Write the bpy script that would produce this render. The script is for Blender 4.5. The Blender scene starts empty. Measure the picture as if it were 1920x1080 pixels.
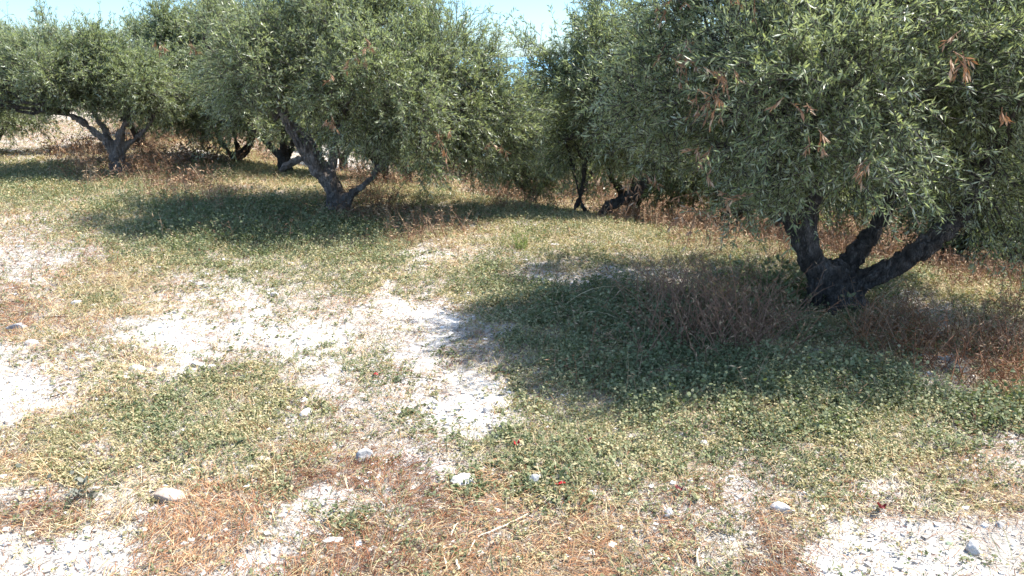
import bpy, bmesh, math
import numpy as np
from mathutils import Vector, Matrix

scn = bpy.context.scene
COL = scn.collection
R = math.radians

# ----------------------------------------------------------------- camera
CAM_H, PITCH, F = 2.0, R(16.1), 1507.0
CP, SP = math.cos(PITCH), math.sin(PITCH)
cam = bpy.data.cameras.new('camera')
cam.sensor_width = 36.0
cam.lens = 36.0 * F / 1920.0
cam.clip_start = 0.05
cam.clip_end = 60000
camo = bpy.data.objects.new('camera', cam)
COL.objects.link(camo)
camo.location = (0, 0, CAM_H)
camo.rotation_euler = (R(90) - PITCH, 0, 0)
scn.camera = camo


def at(px, py, Y):
    """photo pixel + forward distance -> world point"""
    u, v = (px - 960) / F, (540 - py) / F
    s = Y / (CP + v * SP)
    return np.array([s * u, Y, CAM_H + s * (-SP + v * CP)])


def to_pixel(x, y, z):
    dz = z - CAM_H
    f = np.maximum(y * CP - dz * SP, 0.05)
    up = y * SP + dz * CP
    return 960 + F * x / f, 540 - F * up / f


# ----------------------------------------------------------------- noise
def _h(ix, iy, iz, seed):
    n = (ix.astype(np.int64) * 374761393 + iy.astype(np.int64) * 668265263 + iz.astype(np.int64) * 2147483647 + seed * 1274126177) & 0xffffffff
    n = ((n ^ (n >> 13)) * 1274126177) & 0xffffffff
    n = (n ^ (n >> 16)) & 0xffffffff
    return (n & 0xffffff) / float(0xffffff)


def vn2(x, y, seed=0):
    xi, yi = np.floor(x), np.floor(y)
    fx, fy = x - xi, y - yi
    fx = fx * fx * (3 - 2 * fx); fy = fy * fy * (3 - 2 * fy)
    z = np.zeros_like(xi)
    a, b = _h(xi, yi, z, seed), _h(xi + 1, yi, z, seed)
    c, d = _h(xi, yi + 1, z, seed), _h(xi + 1, yi + 1, z, seed)
    return (a + (b - a) * fx) * (1 - fy) + (c + (d - c) * fx) * fy


def fbm2(x, y, seed=0, oct=4):
    s, a, t = 0, 1.0, 0
    for k in range(oct):
        s = s + a * vn2(x * 2 ** k, y * 2 ** k, seed + k * 17); t += a; a *= .55
    return s / t


def vn3(p, seed=0):
    i = np.floor(p); f = p - i; f = f * f * (3 - 2 * f)
    out = 0
    for dx in (0, 1):
        for dy in (0, 1):
            for dz in (0, 1):
                w = (f[:, 0] if dx else 1 - f[:, 0]) * (f[:, 1] if dy else 1 - f[:, 1]) * (f[:, 2] if dz else 1 - f[:, 2])
                out = out + w * _h(i[:, 0] + dx, i[:, 1] + dy, i[:, 2] + dz, seed)
    return out


# ----------------------------------------------------------------- terrain
def ground_z(x, y, fine=True):
    x = np.asarray(x, float); y = np.asarray(y, float)
    t = .666 * x + .746 * y - 8.4 - .75 * np.maximum(-6 - x, 0)
    sp = lambda q: np.where(q > 12, q, np.log1p(np.exp(np.minimum(q, 12) * 2.2)) / 2.2)
    z = -.25 * sp(t) + .15 * sp(t - 5.5)
    r = np.hypot(x, y)
    z = z - .10 * np.maximum(r - 45, 0)
    z = np.maximum(z, -75 - .002 * r)
    z = z + .07 * (fbm2(x * .45, y * .45, 3, 3) - .5)
    if fine:
        near = np.clip((14 - r) / 8, 0, 1)
        z = z + near * (.05 * (fbm2(x * 2.6, y * 2.6, 8, 3) - .5) + .022 * (fbm2(x * 13, y * 13, 21, 3) - .5))
    return z


def on_ground(px, py):
    """photo pixel -> point where that sight line meets the terrain"""
    u, v = (px - 960) / F, (540 - py) / F
    d = np.array([u, CP + v * SP, -SP + v * CP])
    lo = 1.0
    for s in np.arange(1.5, 60, .03):
        p = d * s
        if CAM_H + p[2] < float(ground_z(p[0], p[1])):
            break
    return np.array([p[0], p[1], float(ground_z(p[0], p[1]))])


# what grows where, as a coarse survey of the plot
SURVEY = [
    "PPPPRRRRRRRRRRRRRRRRRRRRRRRRRRRR",  # 240
    "PmPPRPmyRSSRRRRRRRRRRRRRRRRRRRRR",  # 280
    "ygRRRwgyyySSRRRRRRRRRRRRRRRRRRRR",  # 320
    "GGgggRRSSySRyySRRRRRRRRRRRRRRRRR",  # 360
    "wmmggDDDDDRRRygygyyRRRRRRRRRRRRR",  # 400
    "wmmgmDDDDDDDRRSygyyyyRRRRRRRRRRR",  # 440
    "kkwgGGGGGGGGGWSgyyyyyyyyRRRRRRRR",  # 480
    "kkSSSwwggggyyygDkkkkkkyggGGGGRRR",  # 520
    "BSyySwwWwwwwWwyGDDDDDDRDGGGGWyyR",  # 560
    "BwSwWWwWwwwWWWwgDDDDDDDRgGGRRWyy",  # 600
    "wSmwWWwWWWWwwWwmgDDDDDDRgGyyRRRR",  # 640
    "WwmmSWwwWWgmWWwwyGDDDDDDDDDDkkRR",  # 680
    "WWwSygyyywWgmmWWyyDDDDDDDDDDDkRR",  # 720
    "WWSyyGyyymWwmWWWgGGGGgDDDDDDDDDD",  # 760
    "WSyygGgyymmwmWWWgGGGGGGgyGGyGyDD",  # 800
    "SyywygGGyymwwmgGGGGGGGGgyyyyygmk",  # 840
    "SSyyygwyyBBwWmggGGGgGGmwmgymwmmw",  # 880
    "WWWWSSBBwWWBBWgBymGgmwmWwmmwmmSw",  # 920
    "BBSSwWSBwWWwBBBBgywmwmwWwmwwwwWW",  # 960
    "WWWWwBBBwWgmwBwBBBSwwwmwBmWWWWWW",  # 1000
    "WWWWwBwBWwBBmBBBSBBgBwwmBwWWWWWW",  # 1040
    "WWWwwBBWwBBBBSBBBBBBwwyBBWWWWWWW",  # 1080
]
assert all(len(r) == 32 for r in SURVEY), [len(r) for r in SURVEY]
#        green lush  pale  straw brown weed  soil(0 white..1 litter)
KINDS = {
    'W': (.035, 0, .02, .08, .10, 0, .08),
    'w': (.14, 0, .10, .30, .36, 0, .30),
    'm': (.36, 0, .20, .30, .38, 0, .28),
    'g': (.75, .1, .42, .32, .16, 0, .42),
    'G': (.95, .25, .55, .40, .14, 0, .48),
    'D': (.95, .95, .22, .40, .25, .10, .72),
    'y': (.55, .0, .80, .55, .18, 0, .46),
    'S': (.06, 0, .22, 1.5, .50, .02, .34),
    'B': (.07, 0, .06, .30, 1.55, 0, .40),
    'R': (.26, .1, .25, .40, .75, 1.0, .88),
    'P': (.05, 0, .10, .40, .30, 0, .58),
    'k': (.08, 0, .04, .08, .25, 0, .30),
}
GRID = np.array([[KINDS[c] for c in row] for row in SURVEY], float)


def survey(x, y):
    """densities of every kind of growth at ground points (N,7)"""
    px, py = to_pixel(x, y, ground_z(x, y, False))
    wx = (fbm2(x * 1.7, y * 1.7, 91, 3) - .5) * 100
    wy = (fbm2(x * 1.7, y * 1.7, 57, 3) - .5) * 100
    wx = wx + (fbm2(x * 6.5, y * 6.5, 191, 3) - .5) * 95
    wy = wy + (fbm2(x * 6.5, y * 6.5, 157, 3) - .5) * 80
    damp = np.clip((py - 250) / 500, .12, 1)
    gx = np.clip((px + wx - 30) / 60, 0, 30.999)
    gy = np.clip((py + wy * damp - 240) / 40, 0, 20.999)
    ix, iy = gx.astype(int), gy.astype(int)
    fx, fy = (gx - ix)[:, None], (gy - iy)[:, None]
    d = (GRID[iy, ix] * (1 - fx) + GRID[iy, ix + 1] * fx) * (1 - fy) + (GRID[iy + 1, ix] * (1 - fx) + GRID[iy + 1, ix + 1] * fx) * fy
    return d


# ----------------------------------------------------------------- mesh helpers
def tag(o, label=None, cat=None, group=None, kind=None):
    if label: o['label'] = label
    if cat: o['category'] = cat
    if group: o['group'] = group
    if kind: o['kind'] = kind
    return o


def mesh_np(name, V, faces, tint=None, mats=(), matidx=None, smooth=False, vcol=None):
    """faces: list of (M,k) int arrays"""
    me = bpy.data.meshes.new(name)
    V = np.asarray(V, np.float32)
    me.vertices.add(len(V)); me.vertices.foreach_set('co', V.ravel())
    loops = np.concatenate([f.ravel() for f in faces]).astype(np.int32)
    tot = np.concatenate([np.full(len(f), f.shape[1], np.int32) for f in faces])
    start = np.concatenate([[0], np.cumsum(tot)[:-1]]).astype(np.int32)
    me.loops.add(len(loops)); me.loops.foreach_set('vertex_index', loops)
    me.polygons.add(len(tot)); me.polygons.foreach_set('loop_start', start)
    for m in mats: me.materials.append(m)
    if matidx is not None:
        me.polygons.foreach_set('material_index', np.asarray(matidx, np.int32))
    me.polygons.foreach_set('use_smooth', np.full(len(tot), smooth))
    me.update(calc_edges=True)
    if tint is not None:
        a = me.attributes.new('tint', 'FLOAT', 'FACE')
        a.data.foreach_set('value', np.asarray(tint, np.float32))
    if vcol is not None:
        for k, arr in vcol.items():
            a = me.attributes.new(k, 'FLOAT', 'POINT')
            a.data.foreach_set('value', np.asarray(arr, np.float32))
    return me


def link(name, me, parent=None, loc=None):
    o = bpy.data.objects.new(name, me)
    COL.objects.link(o)
    if parent is not None: o.parent = parent
    if loc is not None: o.location = [float(c) for c in loc]
    return o


def empty(name, loc):
    o = bpy.data.objects.new(name, None)
    COL.objects.link(o)
    o.location = [float(c) for c in loc]
    o.empty_display_size = .2
    return o


def nrm(a):
    return a / np.maximum(np.linalg.norm(a, axis=-1, keepdims=True), 1e-9)


class Soup:
    """collects verts, faces, tints and material slots for one mesh"""
    def __init__(s):
        s.V, s.F, s.T, s.M, s.n = [], [], [], [], 0

    def add(s, V, F, tint=.5, mat=0):
        s.V.append(V); s.F.append(F + s.n); s.n += len(V)
        s.T.append(np.broadcast_to(np.asarray(tint, float), (len(F),)))
        s.M.append(np.full(len(F), mat))

    def build(s, name, mats, smooth=False):
        order = []
        by = {}
        for k, f in enumerate(s.F): by.setdefault(f.shape[1], []).append(k)
        F, T, M = [], [], []
        for w, ks in by.items():
            F.append(np.concatenate([s.F[k] for k in ks]))
            T += [s.T[k] for k in ks]; M += [s.M[k] for k in ks]
        return mesh_np(name, np.concatenate(s.V), F, np.concatenate(T), mats, np.concatenate(M), smooth)


def leaf_quads(P, D, N, L, W, widest=.45, fold=.12):
    """lance-shaped leaf blades: base P, direction D, upper side N"""
    S = nrm(np.cross(D, N)); N = np.cross(S, D)
    L = L[:, None]; W = W[:, None]
    mid = P + D * L * widest
    V = np.stack([P, mid + S * W * .5 + N * W * fold, P + D * L, mid - S * W * .5 + N * W * fold], 1).reshape(-1, 3)
    Fq = np.arange(len(P) * 4).reshape(-1, 4)
    return V, Fq


def leaf_hex(P, D, N, L, W, cup=.12):
    """oval leaf blades with six corners"""
    S = nrm(np.cross(D, N)); N = np.cross(S, D)
    L = L[:, None]; W = W[:, None]
    a, b = P + D * L * .3, P + D * L * .72
    V = np.stack([P, a + S * W * .46 + N * W * cup, b + S * W * .42 + N * W * cup, P + D * L,
                  b - S * W * .42 + N * W * cup, a - S * W * .46 + N * W * cup], 1).reshape(-1, 3)
    return V, np.arange(len(P) * 6).reshape(-1, 6)


def strips(C, W, S):
    """flat blades: centre points (n,k,3), widths (n,k), side vectors (n,3)"""
    n, k, _ = C.shape
    off = S[:, None, :] * W[:, :, None] * .5
    V = np.stack([C - off, C + off], 2).reshape(-1, 3)
    base = (np.arange(n) * 2 * k)[:, None]
    F = []
    for j in range(k - 1):
        F.append(np.concatenate([base + 2 * j, base + 2 * j + 1, base + 2 * j + 3, base + 2 * j + 2], 1))
    return V, np.stack(F, 1).reshape(-1, 4)


def prisms(C, Rr):
    """three-sided stems: centre points (n,k,3), radii (n,k)"""
    n, k, _ = C.shape
    T = nrm(C[:, -1] - C[:, 0])
    ref = np.where(np.abs(T[:, 2:3]) > .9, np.array([[1., 0, 0]]), np.array([[0, 0, 1.]]))
    A = nrm(np.cross(T, ref)); B = np.cross(T, A)
    ring = []
    for q in range(3):
        a = q * 2 * math.pi / 3
        ring.append(C + (A * math.cos(a) + B * math.sin(a))[:, None, :] * Rr[:, :, None])
    V = np.stack(ring, 2).reshape(-1, 3)       # n,k,3
    base = (np.arange(n) * 3 * k)[:, None]
    F = []
    for j in range(k - 1):
        for q in range(3):
            q2 = (q + 1) % 3
            F.append(np.concatenate([base + 3 * j + q, base + 3 * j + q2, base + 3 * j + 3 + q2, base + 3 * j + 3 + q], 1))
    return V, np.stack(F, 1).reshape(-1, 4)


def tube(pts, rad, seg=8):
    """one swept round tube as V,F (open ends closed by tiny rings)"""
    pts = np.asarray(pts, float); rad = np.asarray(rad, float)
    T = nrm(np.gradient(pts, axis=0))
    ref = np.array([0, 0, 1.]) if abs(T[0][2]) < .9 else np.array([1., 0, 0])
    A = nrm(np.cross(T, ref)); B = np.cross(T, A)
    a = np.arange(seg) * 2 * math.pi / seg
    V = pts[:, None, :] + (A[:, None, :] * np.cos(a)[None, :, None] + B[:, None, :] * np.sin(a)[None, :, None]) * rad[:, None, None]
    V = V.reshape(-1, 3)
    F = []
    for j in range(len(pts) - 1):
        for q in range(seg):
            q2 = (q + 1) % seg
            F.append((j * seg + q, j * seg + q2, (j + 1) * seg + q2, (j + 1) * seg + q))
    return V, np.array(F)


def smooth_path(pts, n):
    """Catmull-Rom through control rows (any columns)"""
    p = np.asarray(pts, float)
    p = np.vstack([2 * p[0] - p[1], p, 2 * p[-1] - p[-2]])
    out = []
    m = len(p) - 3
    for t in np.linspace(0, m - 1e-6, n):
        i = int(t); f = t - i
        a, b, c, d = p[i], p[i + 1], p[i + 2], p[i + 3]
        out.append(.5 * (2 * b + (c - a) * f + (2 * a - 5 * b + 4 * c - d) * f ** 2 + (3 * b - a - 3 * c + d) * f ** 3))
    return np.array(out)


# ----------------------------------------------------------------- materials
def new_mat(name):
    m = bpy.data.materials.new(name); m.use_nodes = True
    nt = m.node_tree
    b = nt.nodes['Principled BSDF']
    return m, nt, b


def node(nt, t, **kw):
    n = nt.nodes.new(t)
    for k, v in kw.items(): setattr(n, k, v)
    return n


def ramp(nt, stops):
    n = node(nt, 'ShaderNodeValToRGB')
    e = n.color_ramp.elements
    while len(e) < len(stops): e.new(.5)
    for q, (p, c) in zip(e, stops):
        q.position = p; q.color = (*c, 1)
    return n


def leaf_mat(name, stops, under=None, rough=.5, spec=.35, trans=.25, trans_col=(.12, .17, .03)):
    m, nt, b = new_mat(name)
    L = nt.links
    at_ = node(nt, 'ShaderNodeAttribute', attribute_name='tint')
    rp = ramp(nt, stops); L.new(at_.outputs['Fac'], rp.inputs[0])
    col = rp.outputs[0]
    if under:
        geo = node(nt, 'ShaderNodeNewGeometry')
        mx = node(nt, 'ShaderNodeMix', data_type='RGBA')
        L.new(geo.outputs['Backfacing'], mx.inputs[0])
        L.new(col, mx.inputs[6]); mx.inputs[7].default_value = (*under, 1)
        col = mx.outputs[2]
    L.new(col, b.inputs['Base Color'])
    b.inputs['Roughness'].default_value = rough
    b.inputs['Specular IOR Level'].default_value = spec
    if trans > 0:
        tr = node(nt, 'ShaderNodeBsdfTranslucent'); tr.inputs[0].default_value = (*trans_col, 1)
        ms = node(nt, 'ShaderNodeMixShader'); ms.inputs[0].default_value = trans
        out = nt.nodes['Material Output']
        L.new(b.outputs[0], ms.inputs[1]); L.new(tr.outputs[0], ms.inputs[2]); L.new(ms.outputs[0], out.inputs[0])
    return m


M_OLIVE = leaf_mat('olive_leaf', [(0, (.065, .09, .040)), (.45, (.165, .20, .093)), (.85, (.255, .28, .145)), (1, (.36, .35, .21))],
                   under=(.36, .39, .29), rough=.36, spec=.5, trans=.42, trans_col=(.29, .34, .11))
M_DRYLEAF = leaf_mat('dead_olive_leaf', [(0, (.19, .105, .06)), (.6, (.33, .20, .12)), (1, (.46, .35, .24))], rough=.7, spec=.2, trans=.2, trans_col=(.35, .15, .05))
M_COVER = leaf_mat('creeper_leaf', [(0, (.08, .10, .05)), (.4, (.155, .175, .088)), (.75, (.25, .25, .135)), (1, (.44, .37, .22))],
                   rough=.62, spec=.22, trans=.22, trans_col=(.20, .26, .07))
M_PALE = leaf_mat('yellowing_leaf', [(0, (.18, .18, .085)), (.5, (.34, .295, .155)), (1, (.52, .43, .26))], rough=.6, spec=.2, trans=.25, trans_col=(.38, .34, .10))
M_STRAW = leaf_mat('straw_blade', [(0, (.30, .20, .10)), (.5, (.48, .36, .19)), (1, (.68, .58, .38))], rough=.6, spec=.3, trans=.15, trans_col=(.6, .45, .2))
M_BROWN = leaf_mat('brown_straw', [(0, (.095, .038, .020)), (.5, (.235, .10, .048)), (1, (.44, .255, .13))], rough=.7, spec=.2, trans=.1, trans_col=(.4, .2, .08))
M_WEED = leaf_mat('dry_weed_stalk', [(0, (.10, .058, .038)), (.5, (.24, .145, .09)), (1, (.50, .37, .23))], rough=.75, spec=.2, trans=.1, trans_col=(.3, .13, .06))
M_TWIG = leaf_mat('bleached_twig', [(0, (.14, .075, .05)), (.5, (.25, .15, .10)), (1, (.40, .28, .19))], rough=.75, spec=.2, trans=0)
M_LITTER = leaf_mat('leaf_litter', [(0, (.05, .04, .032)), (.5, (.13, .10, .075)), (1, (.30, .25, .19))], rough=.8, spec=.2, trans=0)


def bark_mat(name, dark, mid, light):
    m, nt, b = new_mat(name); L = nt.links
    tc = node(nt, 'ShaderNodeTexCoord')
    mp = node(nt, 'ShaderNodeMapping'); mp.inputs['Scale'].default_value = (1, 1, .2)
    L.new(tc.outputs['Object'], mp.inputs[0])
    n1 = node(nt, 'ShaderNodeTexNoise'); n1.inputs['Scale'].default_value = 26; n1.inputs['Detail'].default_value = 8; n1.inputs['Roughness'].default_value = .7
    L.new(mp.outputs[0], n1.inputs[0])
    n2 = node(nt, 'ShaderNodeTexNoise'); n2.inputs['Scale'].default_value = 5; n2.inputs['Detail'].default_value = 5
    L.new(tc.outputs['Object'], n2.inputs[0])
    rp = ramp(nt, [(.3, dark), (.52, mid), (.75, light)])
    ad = node(nt, 'ShaderNodeMath', operation='MULTIPLY_ADD'); ad.inputs[1].default_value = .55
    L.new(n1.outputs['Fac'], ad.inputs[0])
    ml = node(nt, 'ShaderNodeMath', operation='MULTIPLY'); ml.inputs[1].default_value = .42
    L.new(n2.outputs['Fac'], ml.inputs[0]); L.new(ml.outputs[0], ad.inputs[2])
    L.new(ad.outputs[0], rp.inputs[0]); L.new(rp.outputs[0], b.inputs['Base Color'])
    b.inputs['Roughness'].default_value = .9
    b.inputs['Specular IOR Level'].default_value = .2
    vo = node(nt, 'ShaderNodeTexVoronoi', feature='DISTANCE_TO_EDGE'); vo.inputs['Scale'].default_value = 34
    nd = node(nt, 'ShaderNodeMix', data_type='VECTOR'); nd.inputs[0].default_value = .22
    L.new(mp.outputs[0], nd.inputs[4]); L.new(n1.outputs['Color'], nd.inputs[5]); L.new(nd.outputs[1], vo.inputs[0])
    cr = node(nt, 'ShaderNodeMapRange'); cr.inputs[1].default_value = 0; cr.inputs[2].default_value = .12; cr.inputs[3].default_value = .5; L.new(vo.outputs['Distance'], cr.inputs[0])
    dk = node(nt, 'ShaderNodeMix', data_type='RGBA'); dk.inputs[6].default_value = (*dark, 1)
    L.new(cr.outputs[0], dk.inputs[0]); L.new(rp.outputs[0], dk.inputs[7]); L.new(dk.outputs[2], b.inputs['Base Color'])
    hs = node(nt, 'ShaderNodeMath', operation='ADD'); L.new(n1.outputs['Fac'], hs.inputs[0]); L.new(cr.outputs[0], hs.inputs[1])
    bp = node(nt, 'ShaderNodeBump'); bp.inputs['Strength'].default_value = 1; bp.inputs['Distance'].default_value = .03
    L.new(hs.outputs[0], bp.inputs['Height']); L.new(bp.outputs[0], b.inputs['Normal'])
    return m


M_BARK = bark_mat('olive_bark', (.03, .025, .021), (.14, .12, .105), (.44, .40, .365))
M_BARKGREY = bark_mat('grey_olive_bark', (.075, .06, .05), (.33, .28, .245), (.58, .53, .47))


def rock_mat(name, c0, c1):
    m, nt, b = new_mat(name); L = nt.links
    tc = node(nt, 'ShaderNodeTexCoord')
    n1 = node(nt, 'ShaderNodeTexNoise'); n1.inputs['Scale'].default_value = 18; n1.inputs['Detail'].default_value = 8; n1.inputs['Roughness'].default_value = .65
    L.new(tc.outputs['Object'], n1.inputs[0])
    rp = ramp(nt, [(.3, c0), (.7, c1)]); L.new(n1.outputs['Fac'], rp.inputs[0]); L.new(rp.outputs[0], b.inputs['Base Color'])
    b.inputs['Roughness'].default_value = .85
    bp = node(nt, 'ShaderNodeBump'); bp.inputs['Strength'].default_value = .6; bp.inputs['Distance'].default_value = .01
    n2 = node(nt, 'ShaderNodeTexNoise'); n2.inputs['Scale'].default_value = 60; n2.inputs['Detail'].default_value = 6
    L.new(tc.outputs['Object'], n2.inputs[0]); L.new(n2.outputs['Fac'], bp.inputs['Height']); L.new(bp.outputs[0], b.inputs['Normal'])
    return m


ROCKS = {
    'white': rock_mat('white_stone', (.36, .33, .30), (.58, .555, .52)),
    'grey': rock_mat('grey_stone', (.22, .21, .20), (.42, .41, .39)),
    'blue': rock_mat('slate_stone', (.19, .20, .21), (.36, .37, .38)),
    'tan': rock_mat('tan_stone', (.27, .20, .15), (.44, .355, .285)),
    'green': rock_mat('greenish_stone', (.22, .27, .17), (.36, .42, .27)),
}
M_CLOD = leaf_mat('chalk_clod', [(0, (.28, .25, .22)), (.4, (.50, .47, .43)), (1, (.70, .68, .64))], rough=.95, spec=.1, trans=0)


def soil_mat():
    m, nt, b = new_mat('chalky_soil'); L = nt.links
    tc = node(nt, 'ShaderNodeTexCoord')

    def noise(scale, detail=8, rough=.6):
        n = node(nt, 'ShaderNodeTexNoise'); n.inputs['Scale'].default_value = scale; n.inputs['Detail'].default_value = detail; n.inputs['Roughness'].default_value = rough
        L.new(tc.outputs['Object'], n.inputs[0]); return n.outputs['Fac']
    big, mid, fine = noise(1.1), noise(9, 10, .68), noise(70, 8, .7)
    chalk = ramp(nt, [(.30, (.25, .22, .19)), (.46, (.44, .41, .37)), (.66, (.69, .665, .63))])
    mix0 = node(nt, 'ShaderNodeMath', operation='MULTIPLY_ADD'); mix0.inputs[1].default_value = .55
    L.new(mid, mix0.inputs[0])
    m2 = node(nt, 'ShaderNodeMath', operation='MULTIPLY'); m2.inputs[1].default_value = .45
    L.new(big, m2.inputs[0]); L.new(m2.outputs[0], mix0.inputs[2])
    L.new(mix0.outputs[0], chalk.inputs[0])
    humus = ramp(nt, [(.3, (.10, .075, .05)), (.5, (.225, .175, .12)), (.70, (.44, .375, .29))])
    L.new(fine, humus.inputs[0])
    at_ = node(nt, 'ShaderNodeAttribute', attribute_name='litter')
    # ragged edge between bare chalk and litter
    s1 = node(nt, 'ShaderNodeMath', operation='SUBTRACT'); L.new(fine, s1.inputs[0]); s1.inputs[1].default_value = .5
    s2 = node(nt, 'ShaderNodeMath', operation='SUBTRACT'); L.new(mid, s2.inputs[0]); s2.inputs[1].default_value = .5
    a1 = node(nt, 'ShaderNodeMath', operation='ADD'); L.new(s1.outputs[0], a1.inputs[0]); L.new(s2.outputs[0], a1.inputs[1])
    a2 = node(nt, 'ShaderNodeMath', operation='MULTIPLY_ADD'); L.new(a1.outputs[0], a2.inputs[0]); a2.inputs[1].default_value = 2.0
    L.new(at_.outputs['Fac'], a2.inputs[2])
    sm = node(nt, 'ShaderNodeMapRange', interpolation_type='SMOOTHSTEP')
    L.new(a2.outputs[0], sm.inputs[0]); sm.inputs[1].default_value = .15; sm.inputs[2].default_value = .85
    mx = node(nt, 'ShaderNodeMix', data_type='RGBA'); L.new(sm.outputs[0], mx.inputs[0]); L.new(chalk.outputs[0], mx.inputs[6]); L.new(humus.outputs[0], mx.inputs[7])
    L.new(mx.outputs[2], b.inputs['Base Color'])
    b.inputs['Roughness'].default_value = .95; b.inputs['Specular IOR Level'].default_value = .1
    bp = node(nt, 'ShaderNodeBump'); bp.inputs['Strength'].default_value = .9; bp.inputs['Distance'].default_value = .02
    ad = node(nt, 'ShaderNodeMath', operation='ADD'); L.new(mid, ad.inputs[0]); L.new(fine, ad.inputs[1])
    L.new(ad.outputs[0], bp.inputs['Height']); L.new(bp.outputs[0], b.inputs['Normal'])
    return m


# ----------------------------------------------------------------- ground sheet
def axis(lo, hi, step, far, n):
    core = np.arange(lo, hi + step / 2, step)
    g = np.geomspace(step * 1.15, far, n)
    return np.concatenate([(lo - np.cumsum(g) / np.sum(g) * far)[::-1], core, hi + np.cumsum(g) / np.sum(g) * far])


gx = axis(-7.5, 7.5, .034, 2500, 60)
gy = axis(1.2, 13, .034, 2500, 60)
X, Y = np.meshgrid(gx, gy)
xs, ys = X.ravel(), Y.ravel()
zs = ground_z(xs, ys)
dens = survey(xs, ys)
nx, ny = len(gx), len(gy)
idx = np.arange(nx * ny).reshape(ny, nx)
Fg = np.stack([idx[:-1, :-1], idx[:-1, 1:], idx[1:, 1:], idx[1:, :-1]], -1).reshape(-1, 4)
# crumbly bare soil stands a little lumpier than soil bound by roots
lump = (1 - dens[:, 6]) * .02 * (fbm2(xs * 22, ys * 22, 5, 3) - .5) * np.clip((12 - np.hypot(xs, ys)) / 6, 0, 1)
me = mesh_np('ground', np.stack([xs, ys, zs + lump], 1), [Fg], mats=[soil_mat()], smooth=True, vcol={'litter': dens[:, 6]})
tag(link('ground', me), 'pale chalky soil of the olive grove sloping away behind the trees', 'ground', kind='structure')

# sea
m, nt, b = new_mat('sea_water')
b.inputs['Base Color'].default_value = (.16, .34, .46, 1)
b.inputs['Roughness'].default_value = .25
me = mesh_np('sea', np.array([[-40000, 200, -62], [40000, 200, -62], [40000, 50000, -62], [-40000, 50000, -62]], float), [np.array([[0, 1, 2, 3]])], mats=[m])
tag(link('sea', me), 'blue strip of sea on the horizon between the crowns', 'sea', kind='structure')


# ----------------------------------------------------------------- growth on the ground
def scatter(rng, density, col, dmin=1.7, dmax=13, breakup=0, seed=0, spread=.85):
    """random ground points; density(d) per square metre times the surveyed share"""
    out = []
    edges = np.geomspace(dmin, dmax, 44)
    for a, c in zip(edges[:-1], edges[1:]):
        half = spread * c + .5
        n = rng.poisson(density(.5 * (a + c)) * 2 * half * (c - a))
        if not n: continue
        x = rng.uniform(-half, half, n); y = rng.uniform(a, c, n)
        s = survey(x, y)
        w = s[:, col] if not isinstance(col, tuple) else sum(s[:, c_] for c_ in col)
        if breakup:
            nz = fbm2(x * 5.5, y * 5.5, seed, 3)
            w = w * np.clip(1 + (nz - .5) * breakup * 2, 0, 2)
        k = rng.random(n) < w
        out.append(np.stack([x[k], y[k]], 1))
    xy = np.concatenate(out)
    z = ground_z(xy[:, 0], xy[:, 1])
    return np.column_stack([xy, z])


def rdir(rng, n, zlo=-1, zhi=1):
    a = rng.uniform(0, 2 * math.pi, n); z = rng.uniform(zlo, zhi, n); r = np.sqrt(1 - z * z)
    return np.stack([r * np.cos(a), r * np.sin(a), z], 1)


def lod(d):
    return np.maximum(1, d / 5.0) ** .62


def ground_cover(name, label, col, dens_near, mat, seed, leaf=(.011, .020), lush=False, K=6, breakup=1.1, tint_pow=1.0, height=.05, dmax=16):
    rng = np.random.default_rng(seed)
    P = scatter(rng, lambda d: dens_near * max(1, d / 4) ** -1.25, col, dmax=dmax, breakup=breakup, seed=seed)
    n = len(P)
    d = np.hypot(P[:, 0], P[:, 1]); sc = lod(d) * rng.uniform(.75, 1.25, n)
    lushv = survey(P[:, 0], P[:, 1])[:, 1]
    H = height * (1 + 1.6 * lushv) * sc * rng.uniform(.5, 1.5, n)
    lean = rdir(rng, n, .15, .95)
    # leaves along a short leaning stem
    t = (np.arange(K)[None, :] + rng.random((n, K))) / K
    pos = P[:, None, :] + lean[:, None, :] * (H[:, None] * t)[:, :, None]
    pos[:, :, :2] += rng.normal(0, .006, (n, K, 2)) * sc[:, None, None]
    pos[:, :, 2] += .003
    pos = pos.reshape(-1, 3)
    D = nrm(rdir(rng, n * K, -.15, .75))
    N = nrm(np.array([0, 0, 1.]) + rng.normal(0, .55, (n * K, 3)))
    sc2 = np.repeat(sc, K)
    L = rng.uniform(*leaf, n * K) * sc2 * (1 + .25 * np.repeat(lushv, K)) * (.55 + .95 * np.repeat(fbm2(P[:, 0] * 2.3, P[:, 1] * 2.3, seed + 31, 3), K))
    W = L * rng.uniform(.5, .78, n * K)
    patch = fbm2(pos[:, 0] * 1.6, pos[:, 1] * 1.6, seed + 5, 3)
    tint = np.clip((rng.random(n * K) ** tint_pow) * .75 + (patch - .5) * 1.1 + .12 - .25 * np.repeat(lushv, K), 0, 1)
    near = np.repeat(d < 6.5, K)
    S = Soup()
    V, Fq = leaf_hex(pos[near], D[near], N[near], L[near], W[near]); S.add(V, Fq, tint[near])
    V, Fq = leaf_quads(pos[~near], D[~near], N[~near], L[~near], W[~near]); S.add(V, Fq, tint[~near])
    # stems
    k = rng.random(n) < .5
    C = np.stack([P[k], P[k] + lean[k] * H[k][:, None] * .6, P[k] + lean[k] * H[k][:, None] * 1.05], 1)
    V, Fq = prisms(C, np.stack([.0012 * sc[k], .001 * sc[k], .0006 * sc[k]], 1))
    S.add(V, Fq, .7)
    tag(link(name, S.build(name, [mat])), label, 'ground cover', kind='stuff')


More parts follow.
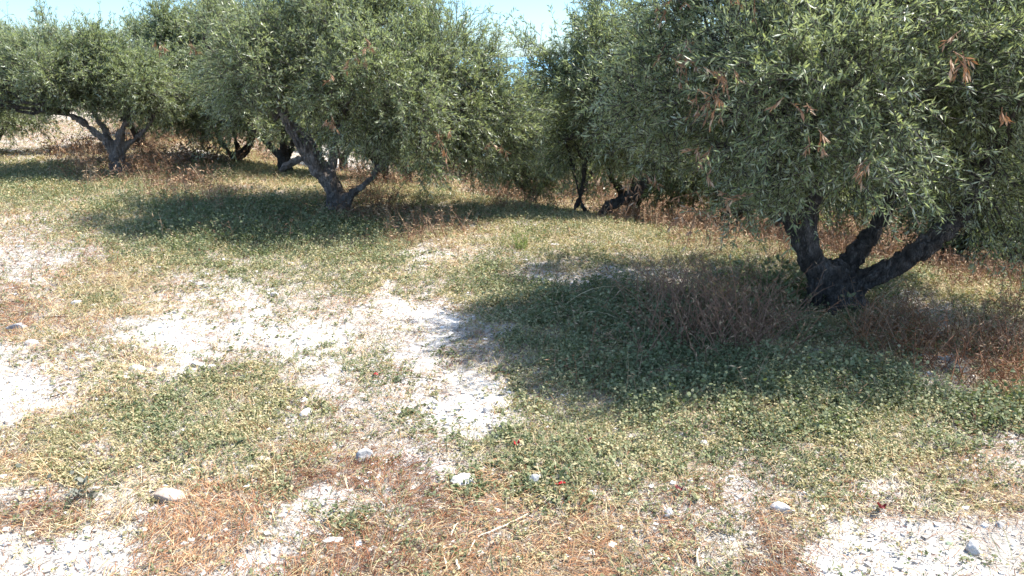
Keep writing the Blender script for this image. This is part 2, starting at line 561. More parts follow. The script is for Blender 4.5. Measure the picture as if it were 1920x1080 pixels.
ground_cover('ground_cover', 'low green creeping plants with small oval leaves covering the soil', 0, 2100, M_COVER, 11, leaf=(.009, .019), breakup=2.6, height=.036)
ground_cover('undergrowth', 'thicker dark green leafy growth under the olive trees', 1, 1300, M_COVER, 12, leaf=(.012, .023), height=.055, tint_pow=1.1, breakup=2.2)
ground_cover('yellow_ground_cover', 'yellowing low plants mixed in the green cover', 2, 2600, M_PALE, 13, leaf=(.008, .017), height=.032, breakup=2.2, dmax=26)


def straw(name, label, col, dens_near, mat, seed, length=(.05, .2), lift=.03, width=.0026, breakup=1.2, upright=0.0, dmax=15):
    rng = np.random.default_rng(seed)
    P = scatter(rng, lambda d: dens_near * max(1, d / 3.2) ** -1.3, col, dmax=dmax, breakup=breakup, seed=seed)
    n = len(P)
    d = np.hypot(P[:, 0], P[:, 1]); sc = lod(d)
    L = rng.uniform(*length, n) * sc ** .6
    a = np.where(rng.random(n) < .7, 12 * fbm2(P[:, 0] * 1.4, P[:, 1] * 1.4, seed + 8, 2) + rng.normal(0, .6, n), rng.uniform(0, 2 * math.pi, n))
    h = np.stack([np.cos(a), np.sin(a), np.zeros(n)], 1)
    rise = rng.uniform(0, 1, n) ** 2 * lift * sc + upright * L * rng.uniform(.3, 1, n)
    bend = rng.normal(0, .12, n)
    side = np.stack([-h[:, 1], h[:, 0], np.zeros(n)], 1)
    pts = []
    for t in (0, .35, .7, 1):
        q = P + h * (L * t)[:, None] + side * (bend * L * t * t)[:, None]
        q[:, 2] = ground_z(q[:, 0], q[:, 1]) + .004 + rise * (math.sin(t * 2.4) if not upright else t ** .8) + (.5 * rise * t)
        pts.append(q)
    C = np.stack(pts, 1)
    W = (width * sc * rng.uniform(.6, 1.5, n))[:, None] * np.array([[.9, 1, .8, .25]])
    S_ = nrm(side + rng.normal(0, .5, (n, 3)))
    V, Fq = strips(C, W, S_)
    patch = fbm2(P[:, 0] * 2, P[:, 1] * 2, seed + 3, 3)
    tint = np.clip(rng.random(n) * .8 + (patch - .5) * .9 + .1, 0, 1)
    S = Soup(); S.add(V, Fq, np.repeat(tint, 3))
    tag(link(name, S.build(name, [mat])), label, 'dry grass', kind='stuff')


straw('dry_grass', 'pale golden straw lying loose over the soil', 3, 4600, M_STRAW, 21, length=(.03, .12), width=.0021)
straw('brown_grass', 'rusty brown dead grass matted over the soil', 4, 6500, M_BROWN, 22, length=(.03, .11), width=.0022, dmax=26)
straw('standing_dry_grass', 'short pale dry grass blades standing among the cover', 3, 600, M_STRAW, 23, length=(.02, .07), upright=.8, width=.0024)

straw('green_grass', 'short green grass blades growing through the creeping cover', 0, 900, M_COVER, 24, length=(.02, .075), upright=.9, width=.0034, breakup=2.0)


def weeds(name, label, seed):
    rng = np.random.default_rng(seed)
    P = scatter(rng, lambda d: 360 * max(1, d / 5) ** -1.15, 5, dmin=4, dmax=34, breakup=1.3, seed=seed)
    n = len(P)
    d = np.hypot(P[:, 0], P[:, 1]); sc = lod(d)
    H = rng.uniform(.10, .34, n) * np.clip(.5 + fbm2(P[:, 0] * 1.3, P[:, 1] * 1.3, 44, 2), .4, 1.3) * sc ** .3
    lean = nrm(np.array([0, 0, 1.]) + rng.normal(0, .33, (n, 3)))
    curl = rdir(rng, n, -.4, .1)
    t = np.array([0, .4, .75, 1])
    C = P[:, None, :] + lean[:, None, :] * (H[:, None] * t)[:, :, None] + curl[:, None, :] * (H[:, None] * .28 * t ** 2)[:, :, None]
    S = Soup()
    tint = np.clip(rng.random(n) * .8 + (fbm2(P[:, 0] * 1.5, P[:, 1] * 1.5, 61, 2) - .5) * .8 + .1, 0, 1)
    V, Fq = strips(C, (.0042 * sc)[:, None] * np.array([[1, .9, .7, .3]]), rdir(rng, n, -.2, .2))
    S.add(V, Fq, np.repeat(tint, 3))
    K = 5
    u = rng.uniform(.25, 1.0, (n, K))
    pos = (P[:, None, :] + lean[:, None, :] * (H[:, None] * u)[:, :, None] + curl[:, None, :] * (H[:, None] * .28 * u ** 2)[:, :, None]).reshape(-1, 3)
    scK = np.repeat(sc, K)
    V, Fq = leaf_quads(pos, rdir(rng, n * K, -.4, .8), rdir(rng, n * K), rng.uniform(.015, .05, n * K) * scK, rng.uniform(.004, .009, n * K) * scK)
    S.add(V, Fq, np.repeat(tint, K))
    tag(link(name, S.build(name, [M_WEED])), label, 'dry weeds', kind='stuff')


weeds('dry_weeds', 'reddish brown dry weeds standing along the edge of the slope and under trees', 31)

# fallen olive leaves
rng = np.random.default_rng(41)
P = scatter(rng, lambda d: 7500 * max(1, d / 3) ** -1.25, (4, 6), dmax=13, breakup=.9, seed=77)
k2 = scatter(rng, lambda d: 4200 * max(1, d / 3) ** -1.4, 4, dmax=13)
P = np.concatenate([P, k2]); n = len(P)
sc = lod(np.hypot(P[:, 0], P[:, 1]))
V, Fq = leaf_quads(P + np.array([0, 0, .006]), rdir(rng, n, -.08, .25), nrm(np.array([0, 0, 1.]) + rng.normal(0, .3, (n, 3))), rng.uniform(.012, .034, n) * sc, rng.uniform(.002, .0055, n) * sc)
S = Soup(); S.add(V, Fq, rng.random(n))
tag(link('fallen_leaves', S.build('fallen_leaves', [M_LITTER])), 'dry grey brown fallen leaves scattered over the pale soil', 'leaf litter', kind='stuff')

# chalk crumbs
rng = np.random.default_rng(42)
cube = np.array([[-1, -1, -1], [1, -1, -1], [1, 1, -1], [-1, 1, -1], [-1, -1, 1], [1, -1, 1], [1, 1, 1], [-1, 1, 1]], float) * .55
cf = np.array([[0, 3, 2, 1], [4, 5, 6, 7], [0, 1, 5, 4], [1, 2, 6, 5], [2, 3, 7, 6], [3, 0, 4, 7]])
edges_pts = []
for a, c, nd in ((1.7, 5, 800), (5, 10, 190)):
    half = .85 * c + .4
    nn = int(nd * 2 * half * (c - a))
    x = rng.uniform(-half, half, nn); y = rng.uniform(a, c, nn)
    s = survey(x, y)
    k = rng.random(nn) < np.clip(1.05 - s[:, 6] * 1.3, .04, 1)
    edges_pts.append(np.column_stack([x[k], y[k], ground_z(x[k], y[k])]))
P = np.concatenate(edges_pts); n = len(P)
size = .003 + .020 * rng.random(n) ** 7 + .004 * rng.random(n)
size *= lod(np.hypot(P[:, 0], P[:, 1])) ** .5
Vc = cube[None] * (1 + rng.normal(0, .28, (n, 8, 3)))
ang = rng.uniform(0, 6.28, n)
ca, sa = np.cos(ang), np.sin(ang)
xr = Vc[:, :, 0] * ca[:, None] - Vc[:, :, 1] * sa[:, None]
yr = Vc[:, :, 0] * sa[:, None] + Vc[:, :, 1] * ca[:, None]
V = np.stack([xr, yr, Vc[:, :, 2] * .8], -1) * size[:, None, None] + P[:, None, :]
Fc = (np.arange(n)[:, None, None] * 8 + cf[None]).reshape(-1, 4)
S = Soup(); S.add(V.reshape(-1, 3), Fc, np.repeat(rng.random(n), 6))
tag(link('gravel', S.build('gravel', [M_CLOD])), 'small white chalk crumbs and pebbles scattered over the bare soil', 'gravel', kind='stuff')


# ----------------------------------------------------------------- olive trees
def remeshed(V, F, voxel):
    me = bpy.data.meshes.new('rough')
    me.from_pydata([tuple(v) for v in V], [], [tuple(f) for f in F])
    o = bpy.data.objects.new('rough', me); COL.objects.link(o)
    md = o.modifiers.new('remesh', 'REMESH'); md.mode = 'VOXEL'; md.voxel_size = voxel
    dg = bpy.context.evaluated_depsgraph_get()
    out = bpy.data.meshes.new_from_object(o.evaluated_get(dg))
    bpy.data.objects.remove(o); bpy.data.meshes.remove(me)
    return out


def closed_tube(ctrl, n=26, seg=14):
    """ctrl rows (x,y,z,r) -> closed tube"""
    p = smooth_path(ctrl, n)
    pts, rad = p[:, :3], np.maximum(p[:, 3], .004)
    e0 = pts[0] - nrm(pts[1] - pts[0]) * rad[0] * .3
    e1 = pts[-1] + nrm(pts[-1] - pts[-2]) * rad[-1] * .3
    pts = np.vstack([e0, pts, e1]); rad = np.concatenate([[rad[0] * .5], rad, [rad[-1] * .5]])
    V, Fq = tube(pts, rad, seg)
    nV = len(V)
    V = np.vstack([V, pts[0], pts[-1]])
    last = (len(pts) - 1) * seg
    caps = [(nV, (q + 1) % seg, q) for q in range(seg)] + [(nV + 1, last + q, last + (q + 1) % seg) for q in range(seg)]
    return V, [tuple(f) for f in Fq] + caps


def make_trunk(limbs, voxel, seed, mat, rough=1.0):
    V, F, n = [], [], 0
    for c in limbs:
        v, f = closed_tube(c)
        V.append(v); F += [tuple(i + n for i in q) for q in f]; n += len(v)
    me = remeshed(np.concatenate(V), F, voxel)
    me.name = 'trunk'
    nv = len(me.vertices)
    co = np.empty(nv * 3, np.float32); me.vertices.foreach_get('co', co); co = co.reshape(-1, 3).astype(float)
    # smooth the voxel steps
    ne = len(me.edges); ed = np.empty(ne * 2, np.int32); me.edges.foreach_get('vertices', ed); ed = ed.reshape(-1, 2)
    cnt = np.bincount(ed.ravel(), minlength=nv)[:, None]
    for _ in range(5):
        acc = np.zeros_like(co)
        for ax in range(3):
            acc[:, ax] = np.bincount(ed[:, 0], co[ed[:, 1], ax], nv) + np.bincount(ed[:, 1], co[ed[:, 0], ax], nv)
        co = .5 * co + .5 * acc / np.maximum(cnt, 1)
    me.vertices.foreach_set('co', co.astype(np.float32).ravel()); me.update()
    no = np.empty(nv * 3, np.float32); me.vertices.foreach_get('normal', no); no = no.reshape(-1, 3)
    q = co * np.array([1, 1, .35])
    d = (vn3(q * 9, seed) - .5) * .045 - (.25 - np.abs(vn3(q * 16, seed + 1) - .5)) ** 2 * .65 + .018 + (vn3(co * 4, seed + 2) - .5) * .05 + (np.abs(vn3(q * 38, seed + 4) - .5) - .25) * .03 + (vn3(co * 50, seed + 3) - .5) * .014 - .015
    co = co + no * (d * rough)[:, None]
    me.vertices.foreach_set('co', co.astype(np.float32).ravel())
    me.polygons.foreach_set('use_smooth', np.ones(len(me.polygons), bool))
    me.materials.clear(); me.materials.append(mat)
    me.update()
    return me


def sample_lobes(rng, lobes, n, shell=.5, inset=0.0):
    """points inside a union of ellipsoidal lobes, thicker near the outside; returns point, outward axis"""
    L = np.array([l[:3] for l in lobes]); sq0 = np.array([l[4] if len(l) > 4 else 1.0 for l in lobes])
    Rr = np.maximum(np.array([l[3] for l in lobes]) - np.where(sq0 > 1.05, .08, inset), .08)
    sq = np.array([l[4] if len(l) > 4 else 1.0 for l in lobes])
    w = Rr ** 2.2
    pick = rng.choice(len(lobes), n, p=w / w.sum())
    u = rdir(rng, n)
    r = np.where(rng.random(n) < .78, rng.uniform(.70, 1.16, n), rng.uniform(shell * .4, .8, n))
    off = u * (r * Rr[pick])[:, None]
    off[:, 2] *= sq[pick]
    u = np.where((sq[pick] > 1.05)[:, None], nrm(u * .25 + np.array([0, 0, 1.6])), u)
    return L[pick] + off, u


def make_crown(seed, lobes, clumps, twigs, K, leaf, limb_ends=(), n_branch=40, twig_len=(.20, .50), spread=.10, droop=.35, dry=0.0, upright=.35, ratio=.20, mats=None, inset=.2, floor=None, gaps=.40, reach=.55):
    rng = np.random.default_rng(seed)
    Cc, U = sample_lobes(rng, lobes, clumps, inset=inset)
    ctr = np.mean([l[:3] for l in lobes], axis=0)
    out = nrm(Cc - ctr)
    # the crown is layered: some boughs missing, some reaching out
    keep = vn3(Cc * 1.5 + 30, seed) + rng.normal(0, .06, clumps) > gaps
    Cc, U, out = Cc[keep], U[keep], out[keep]; clumps = len(Cc)
    Cc = Cc + out * ((vn3(Cc * 2.2 + 60, seed + 4) - .5) * reach)[:, None]
    axis_ = nrm(U * .9 + out * .45 + np.array([0, 0, upright]) + rng.normal(0, .35, (clumps, 3)))
    T = clumps * twigs
    ci = np.repeat(np.arange(clumps), twigs)
    size = rng.uniform(.6, 1.35, clumps)[ci]
    st = Cc[ci] + rng.normal(0, 1, (T, 3)) * (spread * size)[:, None]
    dr = nrm(axis_[ci] + rng.normal(0, .40, (T, 3)))
    Lt = rng.uniform(*twig_len, T) * size ** .5
    shoot = rng.random(T) < .10
    Lt = np.where(shoot, Lt * rng.uniform(1.3, 2.0, T), Lt)
    dr = np.where(shoot[:, None], nrm(dr + np.array([0, 0, .55])), dr)
    dp = droop * rng.uniform(.2, 1.5, T) * np.clip(1.15 - np.abs(dr[:, 2]) * .6, .3, 1)
    if floor is not None:
        # the boughs are pruned and grazed clear of the ground; the skirt rises toward the outside
        fx, fz = floor[:, 0], floor[:, 1]
        low = np.minimum(st[:, 2], st[:, 2] + dr[:, 2] * Lt - dp * Lt)
        tipx = st[:, 0] + dr[:, 0] * Lt
        tipy = st[:, 1] + dr[:, 1] * Lt
        ok = (low > np.interp(tipx, fx, fz) + .13 * np.abs(tipy) + rng.normal(0, .05, T)) | (rng.random(T) < .012)
        st, dr, Lt, dp, ci, size = st[ok], dr[ok], Lt[ok], dp[ok], ci[ok], size[ok]
        T = len(st)
    S = Soup()

    def along(t):
        return st[:, None, :] + dr[:, None, :] * (Lt[:, None] * t)[:, :, None] - np.array([0, 0, 1.]) * (dp[:, None] * Lt[:, None] * t ** 2)[:, :, None]
    t = np.sort(rng.uniform(.05, 1.0, (T, K)), axis=1)
    pos = along(t).reshape(-1, 3)
    tan = nrm(dr[:, None, :] - np.array([0, 0, 1.]) * (2 * dp[:, None] * t)[:, :, None]).reshape(-1, 3)
    n = len(pos)
    perp = nrm(np.cross(tan, nrm(rng.normal(0, 1, (n, 3)))))
    D = nrm(tan * rng.uniform(.45, 1.1, (n, 1)) + perp * .75)
    N = nrm(np.array([0, 0, .8]) + np.repeat(U[ci], K, 0) * .35 + rng.normal(0, .85, (n, 3)))
    Lf = rng.uniform(*leaf, n) * np.repeat(rng.uniform(.8, 1.15, T), K)
    W = Lf * ratio * rng.uniform(.8, 1.2, n)
    clump_t = rng.normal(0, .16, clumps)[ci]
    tint = np.clip(rng.random(n) * .62 + np.repeat(clump_t, K) + .12, 0, 1)
    V, Fq = leaf_quads(pos, D, N, Lf, W); S.add(V, Fq, tint, 0)
    # twigs
    C = along(np.broadcast_to(np.array([0, .5, 1.]), (T, 3)))
    V, Fq = prisms(C, np.broadcast_to(np.array([.0036, .0028, .0012]), (T, 3)) * (leaf[1] / .07)); S.add(V, Fq, .5, 1)
    # boughs that carry the clumps
    if len(limb_ends):
        E = np.array(limb_ends)
        for q in rng.choice(clumps, min(n_branch, clumps), replace=False):
            e = E[np.argmin(np.linalg.norm(E - Cc[q], axis=1) + rng.uniform(0, .5, len(E)))]
            m1 = e * .66 + Cc[q] * .34 + rng.normal(0, .09, 3); m2 = e * .3 + Cc[q] * .7 + rng.normal(0, .09, 3)
            p = smooth_path(np.array([e, m1, m2, Cc[q]]), 8)
            V, Fq = tube(p, np.linspace(.034, .007, 8) * rng.uniform(.7, 1.2), 6); S.add(V, Fq, .5, 1)
    return S.build('crown', mats or [M_OLIVE, M_BARK])


def px_limbs(base, rows):
    return [[tuple(at(px, py, Y) - base) + (r,) for px, py, Y, r in limb] for limb in rows]


def px_lobes(base, rows):
    return [tuple(at(px, py, Y) - base) + (r,) + tuple(rest) for px, py, Y, r, *rest in rows]


def first_hit(px, py, lobes, base):
    for Yv in np.arange(3, 20, .05):
        p = at(px, py, Yv) - base
        for l in lobes:
            if np.linalg.norm(p - np.array(l[:3])) < l[3] * .97:
                return p
    return at(px, py, base[1]) - base


def dry_sprigs(seed, spots, lobes, base):
    """bunches of dead brown leaves hanging in the crown"""
    rng = np.random.default_rng(seed)
    S = Soup()
    for px, py, size, num in spots:
        c = first_hit(px, py, lobes, base)
        T = num; size = size * .8
        st = c + rng.normal(0, size * .35, (T, 3)) + np.array([0, -.08, size * .4])
        dr = nrm(rng.normal(0, .5, (T, 3)) + np.array([0, -.2, -.75]))
        L = rng.uniform(.5, 1.1, T) * size
        K = 9
        t = np.sort(rng.uniform(.1, 1, (T, K)), 1)
        pos = (st[:, None, :] + dr[:, None, :] * (L[:, None] * t)[:, :, None]).reshape(-1, 3)
        D = nrm(np.repeat(dr, K, 0) * .9 + rng.normal(0, .4, (T * K, 3)) + np.array([0, 0, -.3]))
        Lf = rng.uniform(.04, .07, T * K) * max(1, base[1] / 8)
        V, Fq = leaf_quads(pos, D, rdir(rng, T * K), Lf, Lf * .2); S.add(V, Fq, rng.random(T * K))
        V, Fq = prisms(st[:, None, :] + dr[:, None, :] * (L[:, None] * np.array([[0, .5, 1.]]))[:, :, None], np.broadcast_to(np.array([.003, .0025, .001]), (T, 3))); S.add(V, Fq, .2)
    return S.build('dry_leaves', [M_DRYLEAF])


def olive(base, label, group, limbs, lobes, seed, crown_kw, mat=M_BARK, voxel=.022, sprigs=None, rough=1.0, floor=None, thin=.82):
    t = tag(empty('olive_tree', base), label, 'olive tree', group)
    LI = [[(x_, y_, z_, r_ * thin) for x_, y_, z_, r_ in l] for l in px_limbs(base, limbs)]; LO = px_lobes(base, lobes)
    fl = None
    if floor:
        fl = np.array([at(px, py, base[1]) - base for px, py in floor])[:, [0, 2]]
    link('trunk', make_trunk(LI, voxel, seed, mat, rough), t)
    ends = [l[-1][:3] for l in LI] + [l[-2][:3] for l in LI if len(l) > 3]
    ends = [e for e in ends if e[2] > .55]
    link('crown', make_crown(seed, LO, limb_ends=ends, floor=fl, **crown_kw), t)
    if sprigs:
        link('dry_leaves', dry_sprigs(seed + 9, sprigs, LO, base), t)
    return t


G_FRONT = 'old olive trees nearest the clearing'
G_BACK = 'olive trees standing behind the front ones'

# --- the big tree by the long shadow
b1 = on_ground(1565, 578)
y1 = b1[1]
olive(b1, 'big olive tree with thick black trunk forking into low limbs, beside the long shadow', G_FRONT,
      [[(1583, 600, y1, .24), (1572, 560, y1, .20), (1562, 525, y1, .19), (1552, 495, y1, .15)],
       [(1612, 592, y1 - .02, .09), (1598, 565, y1, .13), (1590, 540, y1, .15), (1585, 510, y1, .13)],
       [(1665, 596, y1 - .1, .03), (1630, 588, y1 - .05, .07), (1600, 566, y1, .12)], [(1490, 592, y1 - .05, .03), (1520, 580, y1, .08), (1550, 550, y1, .12)], [(1560, 610, y1 - .35, .03), (1565, 590, y1 - .2, .08), (1572, 555, y1, .14)],
       [(1535, 585, y1 + .02, .10), (1540, 550, y1, .13), (1545, 520, y1, .13)],
       [(1552, 520, y1, .15), (1524, 492, y1, .125), (1516, 462, y1 - .02, .105), (1522, 420, y1 - .02, .10), (1526, 375, y1, .085), (1540, 300, y1 + .1, .07), (1560, 200, y1 + .2, .05), (1570, 80, y1 + .2, .03)],
       [(1512, 480, y1, .07), (1496, 450, y1 + .05, .066), (1478, 415, y1 + .08, .06), (1466, 380, y1 + .1, .052), (1440, 320, y1 + .1, .045), (1400, 240, y1, .03)],
       [(1572, 530, y1, .14), (1592, 495, y1 + .12, .115), (1615, 462, y1 + .2, .10), (1638, 430, y1 + .3, .09), (1670, 380, y1 + .4, .075), (1720, 280, y1 + .5, .05), (1740, 150, y1 + .5, .03)],
       [(1578, 540, y1, .15), (1622, 524, y1 - .08, .112), (1668, 505, y1 - .15, .10), (1715, 474, y1 - .2, .098), (1765, 438, y1 - .25, .09), (1815, 390, y1 - .25, .07), (1860, 300, y1 - .2, .05), (1880, 200, y1 - .2, .03)]],
      [(1580, 110, y1, 1.15), (1335, 190, y1 - .1, .70), (1275, 315, y1 - .15, .42), (1400, 340, y1 - .7, .52), (1545, 200, y1 - 1.0, .70), (1700, 190, y1 - .9, .80),
       (1800, 330, y1 - .6, .62), (1890, 260, y1 - .2, .80), (1870, 430, y1 - .2, .42), (1400, 40, y1 + .1, .85), (1700, -60, y1, 1.0), (1540, -130, y1, .95), (1265, 100, y1 + .2, .55),
       (1600, 150, y1 + 1.3, 1.0), (1450, 200, y1 + 1.2, .8), (1300, 160, y1 + 1.3, .7), (1800, 100, y1 + 1.2, .9), (1660, 335, y1 + .5, .34), (1440, 400, y1 + .1, .26), (1350, 420, y1 - .1, .30),
       (1220, 280, y1, .34), (1205, 240, y1 - .1, .42), (1240, 170, y1, .5), (1200, 120, y1 + .3, .4), (1600, 315, y1 - .9, .26), (1735, 330, y1 - .8, .30), (1950, 120, y1 - .3, .9), (1480, 130, y1 - .9, .65), (1860, 60, y1 - .7, .8), (1990, 400, y1, .55)],
      101, dict(clumps=1060, twigs=13, K=24, leaf=(.038, .064), n_branch=130, inset=.24), M_BARK, .02,
      [(1275, 125, .22, 9), (1340, 185, .26, 12), (1185, 345, .16, 6), (1770, 130, .2, 7), (1315, 285, .15, 5), (1365, 370, .15, 5), (1320, 400, .26, 9), (1520, 262, .12, 4), (1480, 200, .12, 3),
       (1240, 10, .2, 6), (1620, 315, .12, 4), (1860, 205, .08, 2), (1345, 150, .15, 5), (1370, 5, .15, 4)],
      floor=[(1100, 300), (1160, 330), (1230, 400), (1300, 465), (1400, 480), (1455, 480), (1475, 425), (1560, 415), (1600, 425), (1660, 430), (1740, 440), (1770, 490), (1830, 550), (1980, 560)], thin=.9)

# --- the leaning tree in the middle
b2 = on_ground(635, 396)
y2 = b2[1]
olive(b2, 'broad olive tree with grey trunk leaning left and a short limb on its right', G_FRONT,
      [[(590, 408, y2 - .1, .03), (610, 400, y2 - .05, .08), (630, 378, y2, .13)], [(678, 410, y2 - .1, .03), (658, 403, y2 - .05, .08), (640, 380, y2, .13)],
       [(636, 412, y2, .26), (633, 385, y2, .20), (628, 360, y2, .165), (612, 330, y2 - .05, .155), (590, 302, y2 - .1, .145), (565, 272, y2 - .15, .125), (547, 248, y2 - .15, .10), (525, 200, y2 - .1, .08), (480, 120, y2, .05)],
       [(640, 395, y2, .14), (626, 365, y2 - .12, .10), (622, 335, y2 - .12, .085), (628, 280, y2, .08), (650, 200, y2, .06), (680, 90, y2, .04)],
       [(640, 402, y2 - .05, .14), (650, 375, y2 - .08, .10), (668, 357, y2 - .1, .082), (690, 340, y2 - .1, .075), (730, 290, y2, .065), (780, 200, y2, .05), (820, 110, y2, .03)],
       [(585, 300, y2 + .2, .08), (560, 300, y2 + .25, .08), (535, 312, y2 + .3, .07), (525, 322, y2 + .3, .05)],
       [(610, 330, y2, .1), (560, 240, y2 + .5, .07), (440, 180, y2 + .6, .05), (400, 100, y2 + .6, .03)]],
      [(620, 95, y2, 1.35), (470, 105, y2, .85), (500, 112, y2 - .8, .65), (715, 170, y2 - 1.0, .9), (825, 165, y2 - .3, .90), (900, 215, y2 - .2, .74), (800, 270, y2 - .7, .52),
       (915, 285, y2 - .2, .46), (715, 265, y2 - .9, .36), (850, 310, y2 - .6, .30), (455, 165, y2 - .4, .4), (550, 20, y2 + .2, .72), (670, 40, y2 + .3, .5), (640, -10, y2 + .3, .5),
       (835, 35, y2 + .1, .20, 2.4), (785, 60, y2, .18, 1.8), (862, 40, y2, .16, 2.6), (765, 50, y2 + .2, .14, 2.0), (910, 125, y2 - .1, .16, 1.4), (928, 85, y2 - .1, .1, 1.6), (950, 195, y2, .40), (690, 15, y2 + .2, .2, 2.0), (610, -10, y2 + .2, .2, 2.0), (480, -10, y2, .18, 2.0), (420, 60, y2, .16, 1.6), (620, 110, y2 + 1.4, 1.1), (800, 190, y2 + 1.2, .9), (480, 110, y2 + 1.3, .85),
       (745, 305, y2 - .5, .25), (650, 170, y2 - 1.1, .42), (770, 215, y2 - 1.2, .55), (455, 20, y2, .5)],
      202, dict(clumps=1230, twigs=12, K=23, leaf=(.044, .072), n_branch=110, upright=.45, inset=.24), M_BARKGREY, .022,
      [(828, 265, .22, 8), (690, 85, .15, 4), (620, 230, .14, 4), (665, 120, .16, 4), (925, 265, .12, 3), (310, 88, .14, 4), (365, 92, .14, 4), (945, 280, .12, 3), (870, 330, .1, 2), (620, 145, .1, 2)],
      floor=[(240, 215), (300, 230), (420, 236), (520, 222), (552, 232), (600, 282), (640, 322), (700, 330), (760, 340), (850, 368), (920, 375), (970, 320)])

# --- the forked tree at the left
b3 = on_ground(226, 326)
y3 = b3[1]
olive(b3, 'short trunked olive tree whose forked limbs spread low over brown weeds, near the white path', G_FRONT,
      [[(188, 336, y3 - .1, .03), (205, 328, y3, .09), (220, 305, y3, .14)], [(262, 338, y3 - .1, .03), (246, 330, y3, .09), (228, 305, y3, .14)],
       [(228, 336, y3, .27), (225, 318, y3, .19), (222, 298, y3, .165), (218, 278, y3, .15)],
       [(218, 285, y3, .12), (202, 268, y3 - .05, .105), (185, 254, y3 - .08, .09), (168, 240, y3 - .1, .08), (150, 226, y3 - .1, .07), (128, 215, y3, .06), (100, 200, y3, .05)],
       [(214, 280, y3 + .05, .11), (203, 260, y3 + .2, .09), (196, 240, y3 + .3, .08), (178, 215, y3 + .3, .07), (160, 150, y3 + .3, .06)],
       [(222, 280, y3, .12), (224, 258, y3, .09), (231, 240, y3 - .05, .08), (245, 215, y3 - .1, .08), (270, 140, y3, .05)],
       [(226, 285, y3 + .05, .09), (241, 268, y3 + .1, .07), (260, 254, y3 + .1, .06), (285, 225, y3 + .1, .06), (310, 160, y3, .04)]],
      [(180, 155, y3, .85), (85, 150, y3, .82), (15, 150, y3 + .1, .8), (270, 160, y3, .7), (180, 105, y3 + .2, .62), (315, 150, y3 + .3, .5), (78, 90, y3 + .2, .42), (150, 98, y3 + .3, .35), (195, 95, y3 + .2, .20, 1.5), (80, 62, y3 + .2, .2, 1.8), (100, 60, y3, .14, 2), (55, 75, y3, .14, 2), (180, 75, y3, .12, 2.2),
       (240, 188, y3 - .4, .3), (110, 188, y3, .28), (50, 188, y3 - .2, .3), (170, 163, y3 - .7, .45), (90, 152, y3 - .8, .5), (265, 170, y3 - .6, .4), (15, 95, y3 + .2, .38), (240, 125, y3 + .2, .28), (160, 150, y3 + 1, .8), (60, 140, y3 + 1, .8), (-60, 160, y3, .7)],
      303, dict(clumps=780, twigs=11, K=22, leaf=(.052, .084), n_branch=60, upright=.45, inset=.26), M_BARKGREY, .024,
      floor=[(-80, 232), (60, 235), (130, 214), (210, 226), (260, 236), (340, 245)])

# --- tree on the crest between the two big ones
b4 = on_ground(1120, 425)
b4[1] += 1.6; b4[2] = float(ground_z(b4[0] * b4[1] / (b4[1] - 1.6), b4[1])); b4[0] *= b4[1] / (b4[1] - 1.6)
y4 = b4[1]
olive(b4, 'dense olive tree on the slope edge with one dark limb leaning right', G_BACK,
      [[(1118, 440, y4, .16), (1120, 420, y4, .13), (1130, 400, y4, .125), (1150, 382, y4, .12), (1175, 368, y4, .105), (1200, 352, y4, .09), (1230, 300, y4, .07), (1240, 200, y4, .05)],
       [(1108, 430, y4 - .02, .09), (1100, 402, y4, .075), (1088, 372, y4, .065), (1080, 340, y4, .05), (1060, 260, y4, .04)],
       [(1072, 415, y4 + .2, .06), (1078, 395, y4 + .2, .05), (1086, 372, y4 + .2, .045), (1100, 300, y4 + .2, .04), (1110, 180, y4, .04)]],
      [(1125, 190, y4, 1.0), (1060, 222, y4 - .2, .62), (1045, 150, y4, .42), (1190, 215, y4 - .3, .75), (1080, 305, y4 - .2, .3), (1160, 80, y4, .8), (1075, 100, y4, .35), (1220, 110, y4, .8), (1165, 290, y4, .36), (1040, 45, y4, .13, 2.0), (1065, 25, y4, .14, 2.2), (1020, 120, y4, .12, 1.3),
       (1085, 40, y4, .28, 1.3), (1015, 105, y4, .16), (1010, 235, y4, .32), (1250, 200, y4 + .3, .9), (1130, 200, y4 + 1, .9), (1110, 10, y4, .4), (1025, 190, y4, .3), (1000, 85, y4, .1)],
      404, dict(clumps=780, twigs=11, K=22, leaf=(.048, .078), n_branch=60, upright=.45, inset=.22), M_BARK, .022,
      [(1185, 60, .15, 4)],
      floor=[(960, 360), (1060, 365), (1100, 345), (1200, 338), (1300, 380)])

# --- tree with the brown tinted low boughs behind the left gap
b5 = on_ground(450, 306)
y5 = b5[1]
olive(b5, 'olive tree with pale drooping boughs between the left tree and the leaning one', G_BACK,
      [[(446, 315, y5, .18), (448, 300, y5, .14), (458, 284, y5, .12), (470, 268, y5, .09), (480, 200, y5, .06)],
       [(446, 310, y5, .13), (438, 294, y5, .09), (425, 280, y5, .07), (390, 220, y5, .05), (360, 140, y5, .04)],
       [(452, 300, y5, .1), (440, 250, y5 + .2, .08), (430, 160, y5 + .2, .05)]],
      [(400, 130, y5, 1.25), (310, 160, y5 - .2, .8), (320, 40, y5, .55), (390, 20, y5, .6), (290, 30, y5, .15, 2.0), (345, -10, y5, .2, 2.0), (260, 55, y5, .1, 1.5), (345, 222, y5 - .3, .42), (290, 120, y5, .45), (420, 220, y5 - .5, .5), (265, 175, y5, .4), (330, 90, y5, .55), (480, 180, y5, 1.0), (380, 272, y5 - .3, .22), (280, 215, y5, .3), (258, 120, y5, .2), (270, 70, y5, .22, 1.4)],
      505, dict(clumps=780, twigs=11, K=20, leaf=(.056, .09), n_branch=60, upright=.45, inset=.24), M_BARK, .024,
      floor=[(220, 235), (300, 258), (400, 285), (470, 275), (560, 285)])


